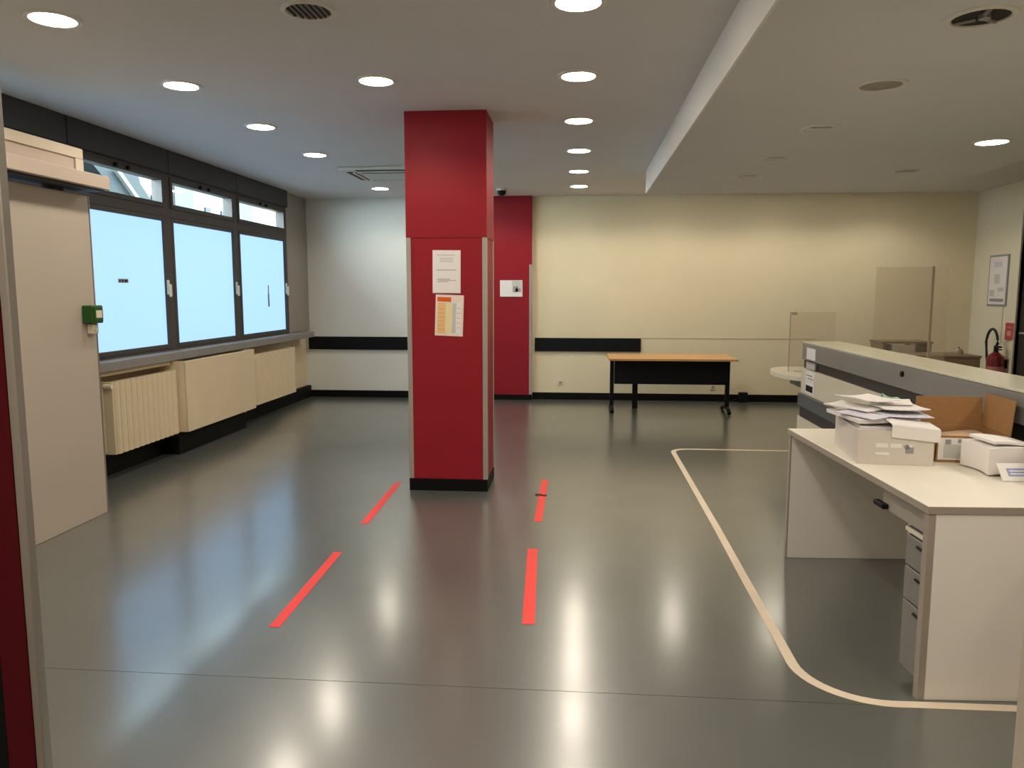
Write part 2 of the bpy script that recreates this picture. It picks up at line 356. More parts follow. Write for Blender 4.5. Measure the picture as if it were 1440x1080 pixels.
# ------------------------------------------------------------------ radiators
def radiator(y0, y1, label):
    r = thing('radiator', label, 'radiator', (XL + 0.09, (y0 + y1) / 2, 0.22), 0, 'fluted cream radiators under the windows')
    L = (y1 - y0) / 2; X0, X1 = 0.0, 0.175
    box('side_panel', M_CREAM, r, X0 + 0.05, X1 - 0.012, -L, -L + 0.02, 0.0, 0.60, bev=0.004)
    box('side_panel', M_CREAM, r, X0 + 0.05, X1 - 0.012, L - 0.02, L, 0.0, 0.60, bev=0.004)
    box('core', M_CREAM, r, X0 + 0.06, X1 - 0.03, -L + 0.02, L - 0.02, 0.0, 0.59)
    n = int(round((y1 - y0 - 0.04) / 0.078)); p = (y1 - y0 - 0.04) / n
    first = None
    for k in range(n):
        yc = -L + 0.02 + p * (k + 0.5)
        if first is None:
            m = MB(); a = p * 0.5 - 0.004
            pts = [(X1 - 0.03, -a), (X1 - 0.012, -a), (X1, -a * 0.5), (X1, a * 0.5), (X1 - 0.012, a), (X1 - 0.03, a)]
            m.prism(pts, 0.002, 0.60); o = first = m.build('flute', M_CREAM, r)
        else:
            o = first.copy(); COL.objects.link(o); o.parent = r
        o.location = (0, yc, 0)
    for yb in (-L + 0.2, L - 0.23): box('bracket', M_CREAM, r, -0.0885, X0 + 0.06, yb, yb + 0.03, 0.1, 0.14)
    MB().cyl((X0 + 0.10, -L - 0.012, 0.565), (X0 + 0.17, -L - 0.012, 0.565), 0.02, n=12).build('valve', M_CAP, r)
    MB().tube([(X0 + 0.08, -L - 0.012, 0.56), (X0 + 0.08, -L - 0.012, 0.02), (X0 + 0.03, -L - 0.012, -0.04), (X0 + 0.02, -L - 0.012, -0.20)], 0.010, 8).build('pipe', M_CREAM, r)
    return r
radiator(5.88, 6.89, 'fluted cream radiator below the window beside the beige partition')
radiator(8.64, 9.93, 'fluted cream radiator below the window nearest the back wall')
cv = thing('radiator_cover', 'flat cream cover panel under the middle window between two fluted radiators', 'radiator cover', (0, 0, 0))
box('front_panel', M_CREAM, cv, -3.70, -3.68, 6.905, 8.44, 0.225, 0.90, bev=0.004)
box('side_panel', M_CREAM, cv, XL + 0.002, -3.701, 6.905, 6.92, 0.225, 0.90)
box('side_panel', M_CREAM, cv, XL + 0.002, -3.701, 8.425, 8.44, 0.225, 0.90)
box('base_board', M_BLACK, cv, XL + 0.07, -3.80, 6.93, 8.42, 0.0, 0.17)

# ------------------------------------------------------------------ partition, air curtain, call point
pt = thing('partition', 'tall beige entrance partition panel at the left in front of the windows', 'partition', (-3.36, 3.2, 0))
box('panel', M_BEIGE, pt, -0.05, 0.05, -1.83, 1.828, 0.0, 2.19, bev=0.003)
box('edge_trim', M_STEEL, pt, -0.052, 0.052, 1.829, 1.838, 0.0, 2.19)
ac = thing('air_curtain', 'long cream air curtain unit on top of the beige partition', 'air curtain', (-3.36, 3.2, 2.19))
box('case', M_AIRC, ac, -0.30, 0.03, -1.80, 1.80, 0.10, 0.30, bev=0.006)
MB().box(0.031, 0.055, -1.80, 1.80, 0.232, 0.30, 0.004).box(0.031, 0.055, 1.72, 1.80, 0.12, 0.231, 0.003).build('front_lip', M_AIRC, ac)
box('front_panel', M_AIRT, ac, 0.031, 0.042, -1.80, 1.718, 0.13, 0.23)
tr = box('tray', M_AIRT, ac, -0.05, 0.20, -1.80, 1.85, 0.035, 0.125, bev=0.006)
box('outlet_grille', M_ACD, ac, -0.02, 0.17, -1.78, 1.83, 0.025, 0.0345)
for yb in (-1.6, 1.5): box('bracket', M_ACD, ac, -0.04, 0.04, yb, yb + 0.1, 0.0, 0.024)
cp = thing('call_point', 'green emergency door release box on the far edge of the beige partition', 'call point', (-3.309, 4.945, 1.40))
box('housing', M_GREEN, cp, 0.0, 0.075, -0.062, 0.055, -0.062, 0.058, bev=0.006)
box('cover', M_GREEN, cp, 0.076, 0.080, -0.05, 0.045, -0.05, 0.046, bev=0.001)
box('glass_plate', M_CAP, cp, 0.081, 0.083, -0.032, 0.03, -0.026, 0.024)
bt = thing('door_button', 'small ivory button box under the green release box', 'button', (-3.309, 4.955, 1.30))
box('body', M_CAP, bt, 0.0, 0.045, -0.03, 0.035, -0.035, 0.034, bev=0.006)
MB().cyl((0.046, 0, 0), (0.054, 0, 0), 0.014, n=14).build('button', M_PAPER, bt)

# ------------------------------------------------------------------ near door frame
d1 = struct(empty('door_1'), 'steel door frame with dark red door leaf at the near left edge')
box('jamb', M_STEEL, d1, -1.017, -1.000, 1.278, 1.30, 0.0, 2.86, bev=0.002)
box('door_leaf', M_REDDARK, d1, -1.072, -1.018, 1.278, 1.30, 0.0, 2.86)
box('gasket', M_BLACK, d1, -1.40, -1.073, 1.278, 1.30, 0.0, 2.86)
box('jamb', M_BEIGE, d1, 0.862, 0.95, 1.44, 1.50, 0.0, 2.86)
# far door in right wall
d2 = struct(empty('door_2'), 'tall dark brown door in a pale frame at the right wall')
MB().box(XR - 0.02, XR + 0.08, 9.93, 9.985, 0, 2.72).box(XR - 0.02, XR + 0.08, 8.86, 8.90, 0, 2.72).box(XR - 0.02, XR + 0.08, 8.86, 9.985, 2.72, 2.76).build('frame', M_WALLR, d2)
box('door_leaf', M_DOOR, d2, XR + 0.04, XR + 0.09, 8.90, 9.93, 0.005, 2.715)
MB().cyl((XR - 0.01, 9.8, 1.05), (XR + 0.04, 9.8, 1.05), 0.012, n=10).box(XR - 0.03, XR - 0.01, 9.68, 9.81, 1.04, 1.06, 0.004).build('handle', M_ALU, d2)

# ------------------------------------------------------------------ pillars
pl = thing('pillar', 'dark red square pillar standing free in the middle of the room', 'pillar', (-1.005, 6.045, 0))
PX, PY = 0.303, 0.225
box('shaft', M_RED, pl, -PX, PX, -PY, PY, 0.095, ZC)
box('upper_cladding', M_RED, pl, -PX - 0.005, PX + 0.005, -PY - 0.005, PY + 0.005, 1.955, ZC - 0.002)
box('skirting', M_BLACK, pl, -PX - 0.006, PX + 0.004, -PY - 0.008, PY + 0.008, 0.0, 0.095)
for sx in (-1, 1):
    for sy in (-1, 1):
        m = MB()
        xa, xb = sorted((sx * (PX + 0.005), sx * (PX - 0.030))); ya, yb = sorted((sy * PY, sy * (PY + 0.005)))
        m.box(xa, xb, ya, yb, 0.096, 1.954)
        xa, xb = sorted((sx * PX, sx * (PX + 0.005))); ya, yb = sorted((sy * PY, sy * (PY - 0.030)))
        m.box(xa, xb, ya, yb, 0.096, 1.954)
        m.build('corner_guard', M_ALU, pl)
bp = thing('wall_pillar', 'dark red pilaster against the cream back wall behind the free pillar', 'pillar', (-0.945, 11.0, 0))
box('shaft', M_RED, bp, -0.27, 0.27, -0.05, 0.048, 0.075, ZC)
box('skirting', M_BLACK, bp, -0.275, 0.275, -0.056, 0.048, 0.0, 0.075)
MB().box(0.235, 0.276, -0.056, -0.051, 0.08, 1.93).box(0.271, 0.276, -0.05, 0.03, 0.08, 1.93).build('corner_guard', M_ALU, bp)
# black rails
tag(box('wall_rail', M_RAIL, None, -3.97, -1.24, 11.02, YB, 0.705, 0.893, bev=0.003), 'black bumper rail on the back wall left of the red pilaster', 'rail')
tag(box('wall_rail', M_RAIL, None, -0.632, 0.875, 11.02, YB, 0.70, 0.890, bev=0.003), 'black bumper rail on the back wall between red pilaster and table', 'rail')
struct(box('trim_3', mat('faint_wall_line', (0.62, 0.53, 0.35), 0.7), None, 0.875, 3.3, YB - 0.004, YB, 0.885, 0.900), 'thin faint line on the back wall beyond the rail')  # thin darker strip carrying on the top line of the rail

# ------------------------------------------------------------------ posters
def lines(name, rects, m, parent, x0, y, z0, w, h, th=0.0006):
    b = MB()
    for (u0, u1, v0, v1) in rects: b.box(x0 + u0 * w, x0 + u1 * w, y - th, y, z0 + v0 * h, z0 + v1 * h)
    o = b.build(name, m, parent)
    if len(rects) > 1: o['kind'] = 'stuff'
    return o
yq = 5.8195
p1 = thing('notice_sheet', 'white printed notice on the red pillar, upper of two sheets', 'notice', (-1.005, yq, 1.70), 0, None)
p1.rotation_euler = (0, math.radians(0.6), 0)
box('paper', M_PAPER, p1, -0.107, 0.107, -0.003, 0.0, -0.16, 0.16)
lines('print', [(0.16, 0.80, 0.875, 0.895), (0.26, 0.74, 0.80, 0.82), (0.26, 0.74, 0.76, 0.778), (0.24, 0.76, 0.725, 0.742)], M_INKL, p1, -0.107, -0.0035, -0.16, 0.214, 0.32)
lines('print', [(0.14, 0.86, 0.53, 0.545), (0.16, 0.62, 0.315, 0.33), (0.20, 0.84, 0.285, 0.297), (0.16, 0.55, 0.255, 0.266)], M_INK, p1, -0.107, -0.0035, -0.16, 0.214, 0.32)
box('plastic_sleeve', M_INK, p1, -0.108, 0.108, -0.002, -0.0005, -0.164, -0.1605)
p2 = thing('price_sheet', 'white sheet with orange and peach columns on the red pillar, lower of two', 'notice', (-0.987, yq, 1.368), 0, None)
p2.rotation_euler = (0, math.radians(2.2), 0)
box('paper', mat('pinkish_paper', (0.86, 0.72, 0.66), 0.7), p2, -0.108, 0.108, -0.003, 0.0, -0.155, 0.157)
lines('header_block', [(0.06, 0.55, 0.83, 0.94)], M_ORANGE, p2, -0.108, -0.0035, -0.155, 0.216, 0.312)
lines('column_block', [(0.08, 0.36, 0.06, 0.80)], M_PEACH, p2, -0.108, -0.0035, -0.155, 0.216, 0.312)
lines('column_block', [(0.37, 0.58, 0.06, 0.80)], M_CREAMP, p2, -0.108, -0.0035, -0.155, 0.216, 0.312)
lines('column_block', [(0.61, 0.73, 0.08, 0.80)], M_INKL, p2, -0.108, -0.0035, -0.155, 0.216, 0.312)
lines('column_block', [(0.75, 0.93, 0.06, 0.84)], M_PAPER, p2, -0.108, -0.0035, -0.155, 0.216, 0.312)
lines('print', [(0.10, 0.34, v, v + 0.014) for v in (0.15, 0.25, 0.35, 0.45, 0.55, 0.65)] + [(0.77, 0.90, v, v + 0.012) for v in (0.2, 0.32, 0.44, 0.56, 0.68)], mat('print_tan', (0.62, 0.42, 0.24), 0.8), p2, -0.108, -0.0042, -0.155, 0.216, 0.312)
p3 = thing('framed_sign', 'small white landscape sign with grey photo on the red pilaster', 'sign', (-0.965, 10.949, 1.594))
box('board', M_PAPER, p3, -0.160, 0.160, -0.012, 0.0, -0.117, 0.115, bev=0.002)
MB().box(0.012, 0.152, -0.0128, -0.0122, -0.055, 0.107).build('photo', M_INKL, p3)
MB().box(0.03, 0.095, -0.0136, -0.0129, -0.05, 0.03).box(0.06, 0.13, -0.0136, -0.0129, -0.045, 0.0).build('photo_shapes', M_INK, p3)

# ------------------------------------------------------------------ ceiling lights
def downlight_proto(lit):
    t = empty('downlight')
    MB().lathe([(0.108, 0.0), (0.132, 0.0), (0.130, -0.006), (0.118, -0.010), (0.106, -0.008), (0.104, 0.0), (0.108, 0.0)], 32).build('ring', M_LAMPRING, t, True)
    if lit:
        MB().cyl((0, 0, -0.0065), (0, 0, -0.001), 0.104, n=32).build('diffuser', M_BULB, t)
    return t
lamp_data = bpy.data.lights.new('lamp', 'SPOT'); lamp_data.energy = LAMP_W; lamp_data.color = DISC_COL
lamp_data.spot_size = math.radians(152); lamp_data.spot_blend = 0.45; lamp_data.shadow_soft_size = 0.08
def light_at(o):
    l = bpy.data.objects.new('lamp', lamp_data); COL.objects.link(l); l.parent = o; l.location = (0, 0, -0.012)
LY = [3.75, 4.98, 6.24, 7.53, 8.80, 10.02]
ordn = ['nearest', 'second', 'third', 'fourth', 'fifth', 'farthest']
proto = None
def put(x, y, z, label, group):
    global proto
    if proto is None: proto = o = downlight_proto(True)
    else: o = copy_tree(proto)
    o.location = (x, y, z); tag(o, label, 'downlight', group)
    return o
GR = 'lit round ceiling downlights'
LIT = []
cen = ['nearest lit downlight of the row over the red floor tape, cut by top edge', 'second lit downlight of the long middle row, level with the pillar top', 'third lit downlight of the long middle row beside the pillar', 'fourth lit downlight of the long middle row right of pillar', 'fifth lit downlight of the long middle row, next to farthest', 'farthest lit downlight of the long middle row near red pilaster']
for y, l in zip(LY, cen): LIT.append(put(-0.02, y, ZC, l, GR))
lef = {3.75: 'lit downlight at the top left, nearest of the window row', 4.98: 'second lit downlight of the window row from the near end', 6.24: 'third lit downlight of the window row', 7.53: 'fourth lit downlight of the window row just before the air conditioner', 10.02: 'farthest lit downlight left of pillar beyond the air conditioner'}
for y, l in lef.items(): LIT.append(put(-2.59, y, ZC, l, GR))
LIT.append(put(-1.30, 4.98, ZC, 'lit downlight just in front of the red pillar top', GR))
LIT.append(put(-1.30, 10.02, ZC, 'lit downlight hidden behind the red pillar near the back wall', GR))
LIT.append(put(1.28, 10.02, ZC, 'lit downlight beyond the dropped ceiling above the wooden table', GR))
LIT.append(put(2.58, 10.02, ZC, 'lit downlight beyond the dropped ceiling right of the wooden table', GR))
LIT.append(put(2.98, 6.05, ZS, 'single lit downlight at the right on the dropped ceiling', GR))
LIT.append(put(2.98, 3.35, ZS, 'lit downlight on the dropped ceiling above the near counter', GR))
for x, l in ((-2.59, 'left'), (-1.30, 'middle'), (-0.02, 'right')): LIT.append(put(x, 2.45, ZC, 'lit downlight overhead just above the frame, %s of three near the doorway' % l, GR))
LIT.append(put(3.88, 10.02, ZC, 'lit downlight beyond the dropped ceiling near the right wall', GR))
for x, y, l in ((1.58, 2.15, 'left of the two'), (2.98, 2.15, 'right of the two'), (2.98, 4.70, 'beside the far end of the desk')): LIT.append(put(x, y, ZS, 'lit downlight on the dropped ceiling out of frame, %s near the doorway' % l if y < 3 else 'lit downlight on the dropped ceiling out of frame over the counter', GR))
for x, y, l in ((-0.3, -1.0, 'farthest back'), (-0.6, 0.6, 'left'), (0.25, 0.75, 'right'), (0.5, -0.1, 'second right')): LIT.append(put(x, y, ZC, 'added unseen fill light on the foyer ceiling behind the near doorway, %s of four' % l, GR))  # unseen foyer lights added to brighten the jambs and near desk panel
for o in LIT: light_at(o)
# unlit ones
unl = None
def put_unlit(x, y, z, label, kind):
    global unl
    if unl is None: unl = o = downlight_proto(False)
    else:
        o = empty('downlight'); c = [q for q in unl.children if q.name.startswith('ring')][0].copy(); COL.objects.link(c); c.parent = o
    o.location = (x, y, z); tag(o, label, 'downlight', 'unlit round ceiling downlights')
    if kind == 'open':
        MB().cyl((0, 0, -0.002), (0, 0, -0.0008), 0.103, n=28).build('recess', M_HOLE, o)
        m = MB()
        for a in (0.4, 2.2, 4.4):
            m.tube([(0.02 * math.cos(a), 0.02 * math.sin(a), -0.006), (0.1 * math.cos(a + 0.2), 0.1 * math.sin(a + 0.2), -0.005)], 0.008, 6)
        m.build('bracket', M_REFL, o); MB().cyl((0.0, -0.03, -0.02), (0.0, -0.03, -0.003), 0.022, n=12).build('socket', M_REFL, o)
    elif kind == 'grate':
        MB().cyl((0, 0, -0.002), (0, 0, -0.0008), 0.103, n=28).build('recess', M_REFL, o)
        m = MB()
        for k in range(-3, 4):
            h = math.sqrt(max(0.0, 0.1 ** 2 - (k * 0.028) ** 2)); m.box(k * 0.028 - 0.004, k * 0.028 + 0.004, -h, h, -0.008, -0.003)
        m.build('grating', M_HOLE, o)
    elif kind == 'dim':
        MB().cyl((0, 0, -0.002), (0, 0, -0.0008), 0.103, n=28).build('recess', M_REFL, o)
    else:
        MB().cyl((0, 0, -0.002), (0, 0, -0.0008), 0.103, n=28).build('cover', M_CEIL, o)
        MB().box(-0.07, 0.06, -0.05, -0.03, -0.006, -0.003).build('bulb', M_REFL, o)
    return o
put_unlit(-1.30, 3.75, ZC, 'unlit downlight with dark grating at the top of the photo', 'grate')
put_unlit(1.575, 3.35, ZS, 'open dark hole of a removed downlight at top right corner', 'open')
put_unlit(1.575, 4.37, ZS, 'unlit brownish downlight, second of the dropped ceiling row', 'dim')
put_unlit(1.59, 5.46, ZS, 'unlit pale ringed downlight, third of the dropped ceiling row', 'cover')
put_unlit(1.59, 6.62, ZS, 'unlit pale downlight, fourth of the dropped ceiling row', 'cover')
put_unlit(1.58, 7.60, ZS, 'unlit pale downlight, farthest of the dropped ceiling row', 'cover')
put_unlit(2.93, 7.38, ZS, 'unlit downlight at right of the dropped ceiling behind the lit one', 'dim')

# air conditioner cassette
acx = thing('ceiling_air_conditioner', 'white square air conditioner cassette in the ceiling left of pillar', 'air conditioner', (-2.12, 8.72, ZC))
h = 0.475
box('panel', M_ACW, acx, -h, h, -h, h, -0.035, -0.001, bev=0.012)
box('intake_grille', M_ACG, acx, -0.27, 0.27, -0.27, 0.27, -0.046, -0.036, bev=0.004)
m = MB()
for k in range(-8, 9): m.box(-0.26, 0.26, k * 0.03 - 0.004, k * 0.03 + 0.004, -0.050, -0.0465)
m.build('grille_bars', M_ACW, acx)
for k in range(4):
    c, s = math.cos(k * PI / 2), math.sin(k * PI / 2)
    f = MB().box(-0.30, 0.30, -0.43, -0.33, -0.0375, -0.0355).build('air_slot', M_ACD, acx); f.rotation_euler = (0, 0, k * PI / 2)
    f = MB().box(-0.29, 0.29, -0.36, -0.335, -0.050, -0.038, 0.002).build('flap', M_ACW, acx); f.rotation_euler = (0, 0, k * PI / 2)
cm = thing('dome_camera', 'small dark dome camera on the ceiling right of the pillar', 'camera', (-1.02, 10.17, ZC))
MB().cyl((0, 0, -0.03), (0, 0, -0.001), 0.07, 0.075, n=20).build('base', M_ACW, cm)
MB().lathe([(0.06, -0.031), (0.056, -0.06), (0.04, -0.085), (0.0005, -0.095)], 20).build('dome', M_BLKMET, cm, True)

# ------------------------------------------------------------------ floor tape
def tape_strip(x0, y0, x1, y1, w, label):
    d = Vector((x1 - x0, y1 - y0)); L = d.length; a = math.atan2(d.x, d.y)
    o = box('red_tape', M_REDTAPE, None, -w / 2, w / 2, 0, L, 0.0003, 0.0016)
    o.location = (x0, y0, 0); o.rotation_euler = (0, 0, -a)
    return tag(o, label, 'floor tape', 'red tape strips on the floor')
tape_strip(-1.399, 3.306, -1.424, 4.343, 0.052, 'long red floor tape strip at the left, nearer of the left pair')
tape_strip(-1.427, 4.914, -1.458, 6.03, 0.054, 'red floor tape strip beside the pillar foot, farther of the left pair')
tape_strip(-0.223, 3.44, -0.267, 4.503, 0.060, 'long red floor tape strip right of the pillar, nearer of the right pair')
t4 = tape_strip(-0.265, 5.065, -0.268, 6.228, 0.054, 'torn red floor tape strip right of the pillar, farther of the right pair')
MB().sheet(lambda u, v: (-0.055 + 0.088 * u, 0.66 + 0.03 * v + 0.012 * math.sin(6 * u), 0.004 + 0.003 * abs(math.sin(7 * u + v))), 10, 2, 0.002).build('torn_edge', M_HOLE, t4)['label'] = 'dark torn fold'
# white outline tape
def path_tape(pts, w, label):
    pts = [Vector(p) for p in pts]; m = bmesh.new(); rows = []
    for i, p in enumerate(pts):
        d = (pts[min(i + 1, len(pts) - 1)] - pts[max(i - 1, 0)]).normalized(); n = Vector((-d.y, d.x))
        rows.append([m.verts.new((*(p + n * w / 2), 0.0016)), m.verts.new((*(p - n * w / 2), 0.0016)), m.verts.new((*(p - n * w / 2), 0.0003)), m.verts.new((*(p + n * w / 2), 0.0003))])
    for a, b in zip(rows, rows[1:]):
        for k in range(4): m.faces.new((a[k], a[(k + 1) % 4], b[(k + 1) % 4], b[k]))
    m.faces.new(rows[0]); m.faces.new(rows[-1][::-1])
    s = MB(); s.bm.free(); s.bm = m
    return tag(s.build('white_tape', M_WTAPE), label, 'floor tape')
pts = [(2.2, 7.60)] + [(1.2 - 0.1 * k, 7.605) for k in range(0, 1)]
r = 0.16
pts += [(0.925 + r - r * math.sin(a), 7.605 - r + r * math.cos(a)) for a in [k * PI / 2 / 8 for k in range(9)]]
pts += [(0.92, 5.0), (0.912, 4.2)]
r = 0.30
pts += [(0.905 + r - r * math.cos(a), 2.858 + r - r * math.sin(a)) for a in [k * PI / 2 / 12 for k in range(13)]]
pts += [(1.6, 2.864), (1.99, 2.867)]
path_tape(pts, 0.046, 'long white floor tape line curving around the desk and counter')

# ------------------------------------------------------------------ desk
RZ = math.radians(2.9)
dk = thing('desk', 'white office desk in front of the grey counter at the right', 'desk', (1.295, 2.893, 0), RZ)
DW, DL = 0.665, 1.64
box('worktop', M_WHITE, dk, 0.003, DW, 0.003, DL, 0.73, 0.76, bev=0.003)
box('edge_band', M_GREIGE, dk, 0.0, DW, 0.0, 0.0028, 0.7315, 0.7585)
box('edge_band', M_GREIGE, dk, 0.0, 0.0028, 0.003, DL, 0.7315, 0.7585)
g1 = box('end_panel', M_PANEL, dk, 0.032, DW - 0.02, 0.004, 0.040, 0.0, 0.729, bev=0.002)
box('panel_edge', M_GREIGE, dk, 0.006, 0.0318, 0.004, 0.040, 0.0, 0.729)
box('end_panel', M_PANEL, dk, 0.012, 0.70, 1.585, 1.618, 0.0, 0.729, bev=0.002)
box('panel_edge', M_GREIGE, dk, 0.004, 0.0118, 1.585, 1.618, 0.0, 0.729)
dr = MB().box(0.03, 0.06, 0.045, 0.44, 0.632, 0.727, 0.002).box(0.061, 0.5, 0.06, 0.42, 0.64, 0.71).build('drawer', M_DRAWER, dk)
MB().box(0.002, 0.03, 0.38, 0.47, 0.640, 0.662, 0.004).build('handle', M_BLKMET, dr)
pd = thing('drawer_pedestal', 'grey drawer pedestal under the near end of the white desk', 'drawer unit', (1.295, 2.893, 0), RZ)
box('body', M_PEDEST, pd, 0.047, 0.60, 0.045, 0.215, 0.04, 0.60, bev=0.003)
MB().box(0.0262, 0.0278, 0.043, 0.218, 0.6045, 0.6215).build('lid_edge', M_CWHITE, pd)
box('top_lid', M_PEDEST, pd, 0.028, 0.605, 0.043, 0.218, 0.604, 0.622, bev=0.002)
for z0, z1 in ((0.47, 0.595), (0.33, 0.465), (0.05, 0.325)):
    d = box('drawer', M_PEDEST, pd, 0.030, 0.0465, 0.047, 0.213, z0, z1 - 0.004, bev=0.002)
    MB().box(0.022, 0.0298, 0.07, 0.12, z1 - 0.035, z1 - 0.025, 0.002).build('handle', M_BLKMET, d)
MB().box(0.08, 0.12, 0.06, 0.10, 0.0, 0.039).box(0.08, 0.12, 0.105, 0.145, 0.0, 0.039).box(0.54, 0.58, 0.06, 0.10, 0.0, 0.039).box(0.54, 0.58, 0.105, 0.145, 0.0, 0.039).build('caster', M_RUBBER, pd)

# ------------------------------------------------------------------ counter
ct = thing('reception_counter', 'long grey and white banded reception counter with glass top at the right', 'counter', (2.03, 4.9, 0))
Y0, Y1 = -2.3, 2.30
box('grey_band', M_CGREY, ct, 0.0, 0.32, Y0, Y1, 0.94, 1.085, bev=0.003)
box('dark_band', M_CDARK, ct, 0.02, 0.32, Y0, Y1 - 0.005, 0.861, 0.939)
box('white_panel', M_CWHITE, ct, 0.0, 0.32, Y0, Y1, 0.632, 0.860, bev=0.003)
def rounded(x0, x1, y0, y1, r, z0, z1):
    p = [(x0, y0), (x1, y0), (x1, y1)]
    p += [(x0 + r - r * math.sin(a), y1 - r * 0.7 + r * 0.7 * math.cos(a)) for a in [k * PI / 2 / 6 for k in range(7)]]
    return MB().prism(p, z0, z1)
rounded(-0.03, 0.32, Y0, Y1 + 0.02, 0.07, 0.522, 0.631).build('slate_band', M_CSLATE, ct)
rounded(-0.02, 0.32, Y0, Y1 - 0.02, 0.07, 0.425, 0.521).build('dark_band', M_CDARK, ct)
box('plinth', M_CWHITE, ct, -0.02, 0.32, Y0, Y1, 0.0, 0.424)
gt = box('glass_top', M_GEDGE, ct, 0.002, 0.335, Y0, Y1 + 0.02, 1.087, 1.101, bev=0.002)
gt.data.materials[0] = mat('frosted_glass_top', (0.74, 0.73, 0.58), 0.15, spec=0.6)
lk = MB().cyl((-0.012, 0.10, 1.035), (-0.001, 0.10, 1.035), 0.018, n=12).build('lock', M_BLKMET, ct)
# label stack on counter end
sk = [('white', 0.955, 1.055, M_PAPER), ('grey', 0.87, 0.93, mat('grey_paper', (0.52, 0.49, 0.48), 0.7)), ('printed', 0.77, 0.845, M_PAPER), ('dark', 0.655, 0.765, M_PAPER)]
names = {'white': 'blank white label on the grey band at the far end of counter', 'grey': 'pale grey label over the dark band at the far end of counter', 'printed': 'white label with grey print at the far end of counter', 'dark': 'white label with black square print, lowest at far end of counter'}
for k, z0, z1, m in sk:
    o = tag(box('counter_label', m, None, 2.0265, 2.0295, 6.80, 7.05, z0, z1), names[k], 'label', 'labels stacked on the counter end')
    if k == 'grey':
        MB().box(2.0268, 2.048, 6.82, 7.03, z0 + 0.005, z1 - 0.005).build('backing', m, o)
        MB().box(2.0255, 2.0263, 6.83, 7.02, z1 - 0.012, z1 - 0.004).build('print', M_INK, o)
    if k == 'printed': MB().box(2.0255, 2.0263, 6.82, 6.99, z0 + 0.012, z0 + 0.022).box(2.0255, 2.0263, 6.85, 7.03, z0 + 0.038, z0 + 0.05).build('print', M_INK, o)
    if k == 'dark': MB().box(2.0255, 2.0263, 6.83, 7.03, z0 + 0.015, z0 + 0.07).build('print', M_INKD, o)
# lower public table at the far end, with glass screens
lt = thing('low_counter', 'white low counter with rounded end behind the far end of grey counter', 'counter', (0, 0, 0))
p = [(4.1, 7.42), (4.1, 8.55)] + [(2.25 - 0.28 * math.sin(a), 7.98 + 0.57 * math.cos(a)) for a in [k * PI / 10 for k in range(11)]]
MB().prism(p, 0.70, 0.74).build('top', M_CWHITE, lt)
MB().box(2.20, 2.24, 7.7, 8.2, 0.60, 0.699).box(2.62, 4.0, 7.6, 8.4, 0.0, 0.699).build('base', M_CGREY, lt)
gs = thing('glass_screen', 'small clear glass screen standing on the white low counter', 'screen', (0, 0, 0))
box('pane', M_PLEXI, gs, 2.13, 2.57, 8.0, 8.008, 0.741, 1.345)
MB().box(2.122, 2.1295, 7.998, 8.010, 0.741, 1.345).build('edge', M_PLEXE, gs)
MB().box(2.14, 2.19, 7.99, 8.018, 1.315, 1.345, 0.002).build('clip', M_PLEXE, gs)
MB().box(2.2, 2.3, 7.95, 8.06, 0.7405, 0.747).build('foot', M_ALU, gs)
ps = thing('acrylic_screen', 'tall clear acrylic screen standing behind the grey counter', 'screen', (0, 0, 0))
box('pane', M_PLEXI, ps, 3.05, 3.608, 8.3, 8.308, 0.741, 1.80)
box('side_pane', M_PLEXI, ps, 3.609, 3.617, 7.95, 8.308, 0.741, 1.80)
MB().box(3.609, 3.630, 8.309, 8.330, 0.741, 1.81).build('edge', M_PLEXE, ps)
MB().box(3.2, 3.45, 8.26, 8.35, 0.7405, 0.75).build('foot', M_ALU, ps)
sh = thing('wooden_stand', 'brown wooden stand seen over the counter against the back wall', 'stand', (3.83, 9.55, 0))
box('top', M_BROWN, sh, -0.29, 0.29, -0.2, 0.2, 0.945, 0.97, bev=0.003)
for x in (-0.275, 0.245): box('side', M_BROWN, sh, x, x + 0.03, -0.19, 0.19, 0.0, 0.944)
box('shelf', M_BROWN, sh, -0.244, 0.244, -0.19, 0.19, 0.82, 0.84)
box('back_panel', M_BROWN, sh, -0.244, 0.244, 0.175, 0.19, 0.0, 0.819)
lb = thing('letter_tray', 'pale letter tray inside the wooden stand behind the counter', 'tray', (3.80, 9.52, 0.841))
MB().box(-0.13, 0.13, -0.14, 0.14, 0.0, 0.008).box(-0.13, 0.13, -0.14, -0.132, 0.008, 0.088).box(-0.13, -0.122, -0.131, 0.14, 0.008, 0.088).box(0.122, 0.13, -0.131, 0.14, 0.008, 0.088).build('body', M_WALLR, lb)
box('papers', M_PAPER, lb, -0.115, 0.115, -0.12, 0.13, 0.009, 0.06)
cb = thing('low_cabinet', 'low dark wooden cabinet in front of the wooden stand behind counter', 'cabinet', (4.01, 9.0, 0))
box('body', M_BROWN, cb, -0.43, 0.35, -0.24, 0.24, 0.05, 0.83, bev=0.004)
box('top', M_BROWN, cb, -0.44, 0.36, -0.25, 0.25, 0.831, 0.855, bev=0.003)
box('door', M_BROWN, cb, -0.42, -0.05, -0.257, -0.241, 0.07, 0.815, bev=0.002)
box('door', M_BROWN, cb, -0.03, 0.34, -0.257, -0.241, 0.07, 0.815, bev=0.002)
MB().box(-0.41, 0.33, -0.22, 0.22, 0.0, 0.049).build('plinth', M_BLACK, cb)
kb = thing('desk_bell', 'small dark brown object on top of the low cabinet', 'bell', (4.27, 9.06, 0.856))
MB().lathe([(0.0005, 0.0), (0.05, 0.0), (0.05, 0.012), (0.042, 0.035), (0.022, 0.055), (0.0005, 0.06)], 18).build('bell', M_PLEXE, kb, True)
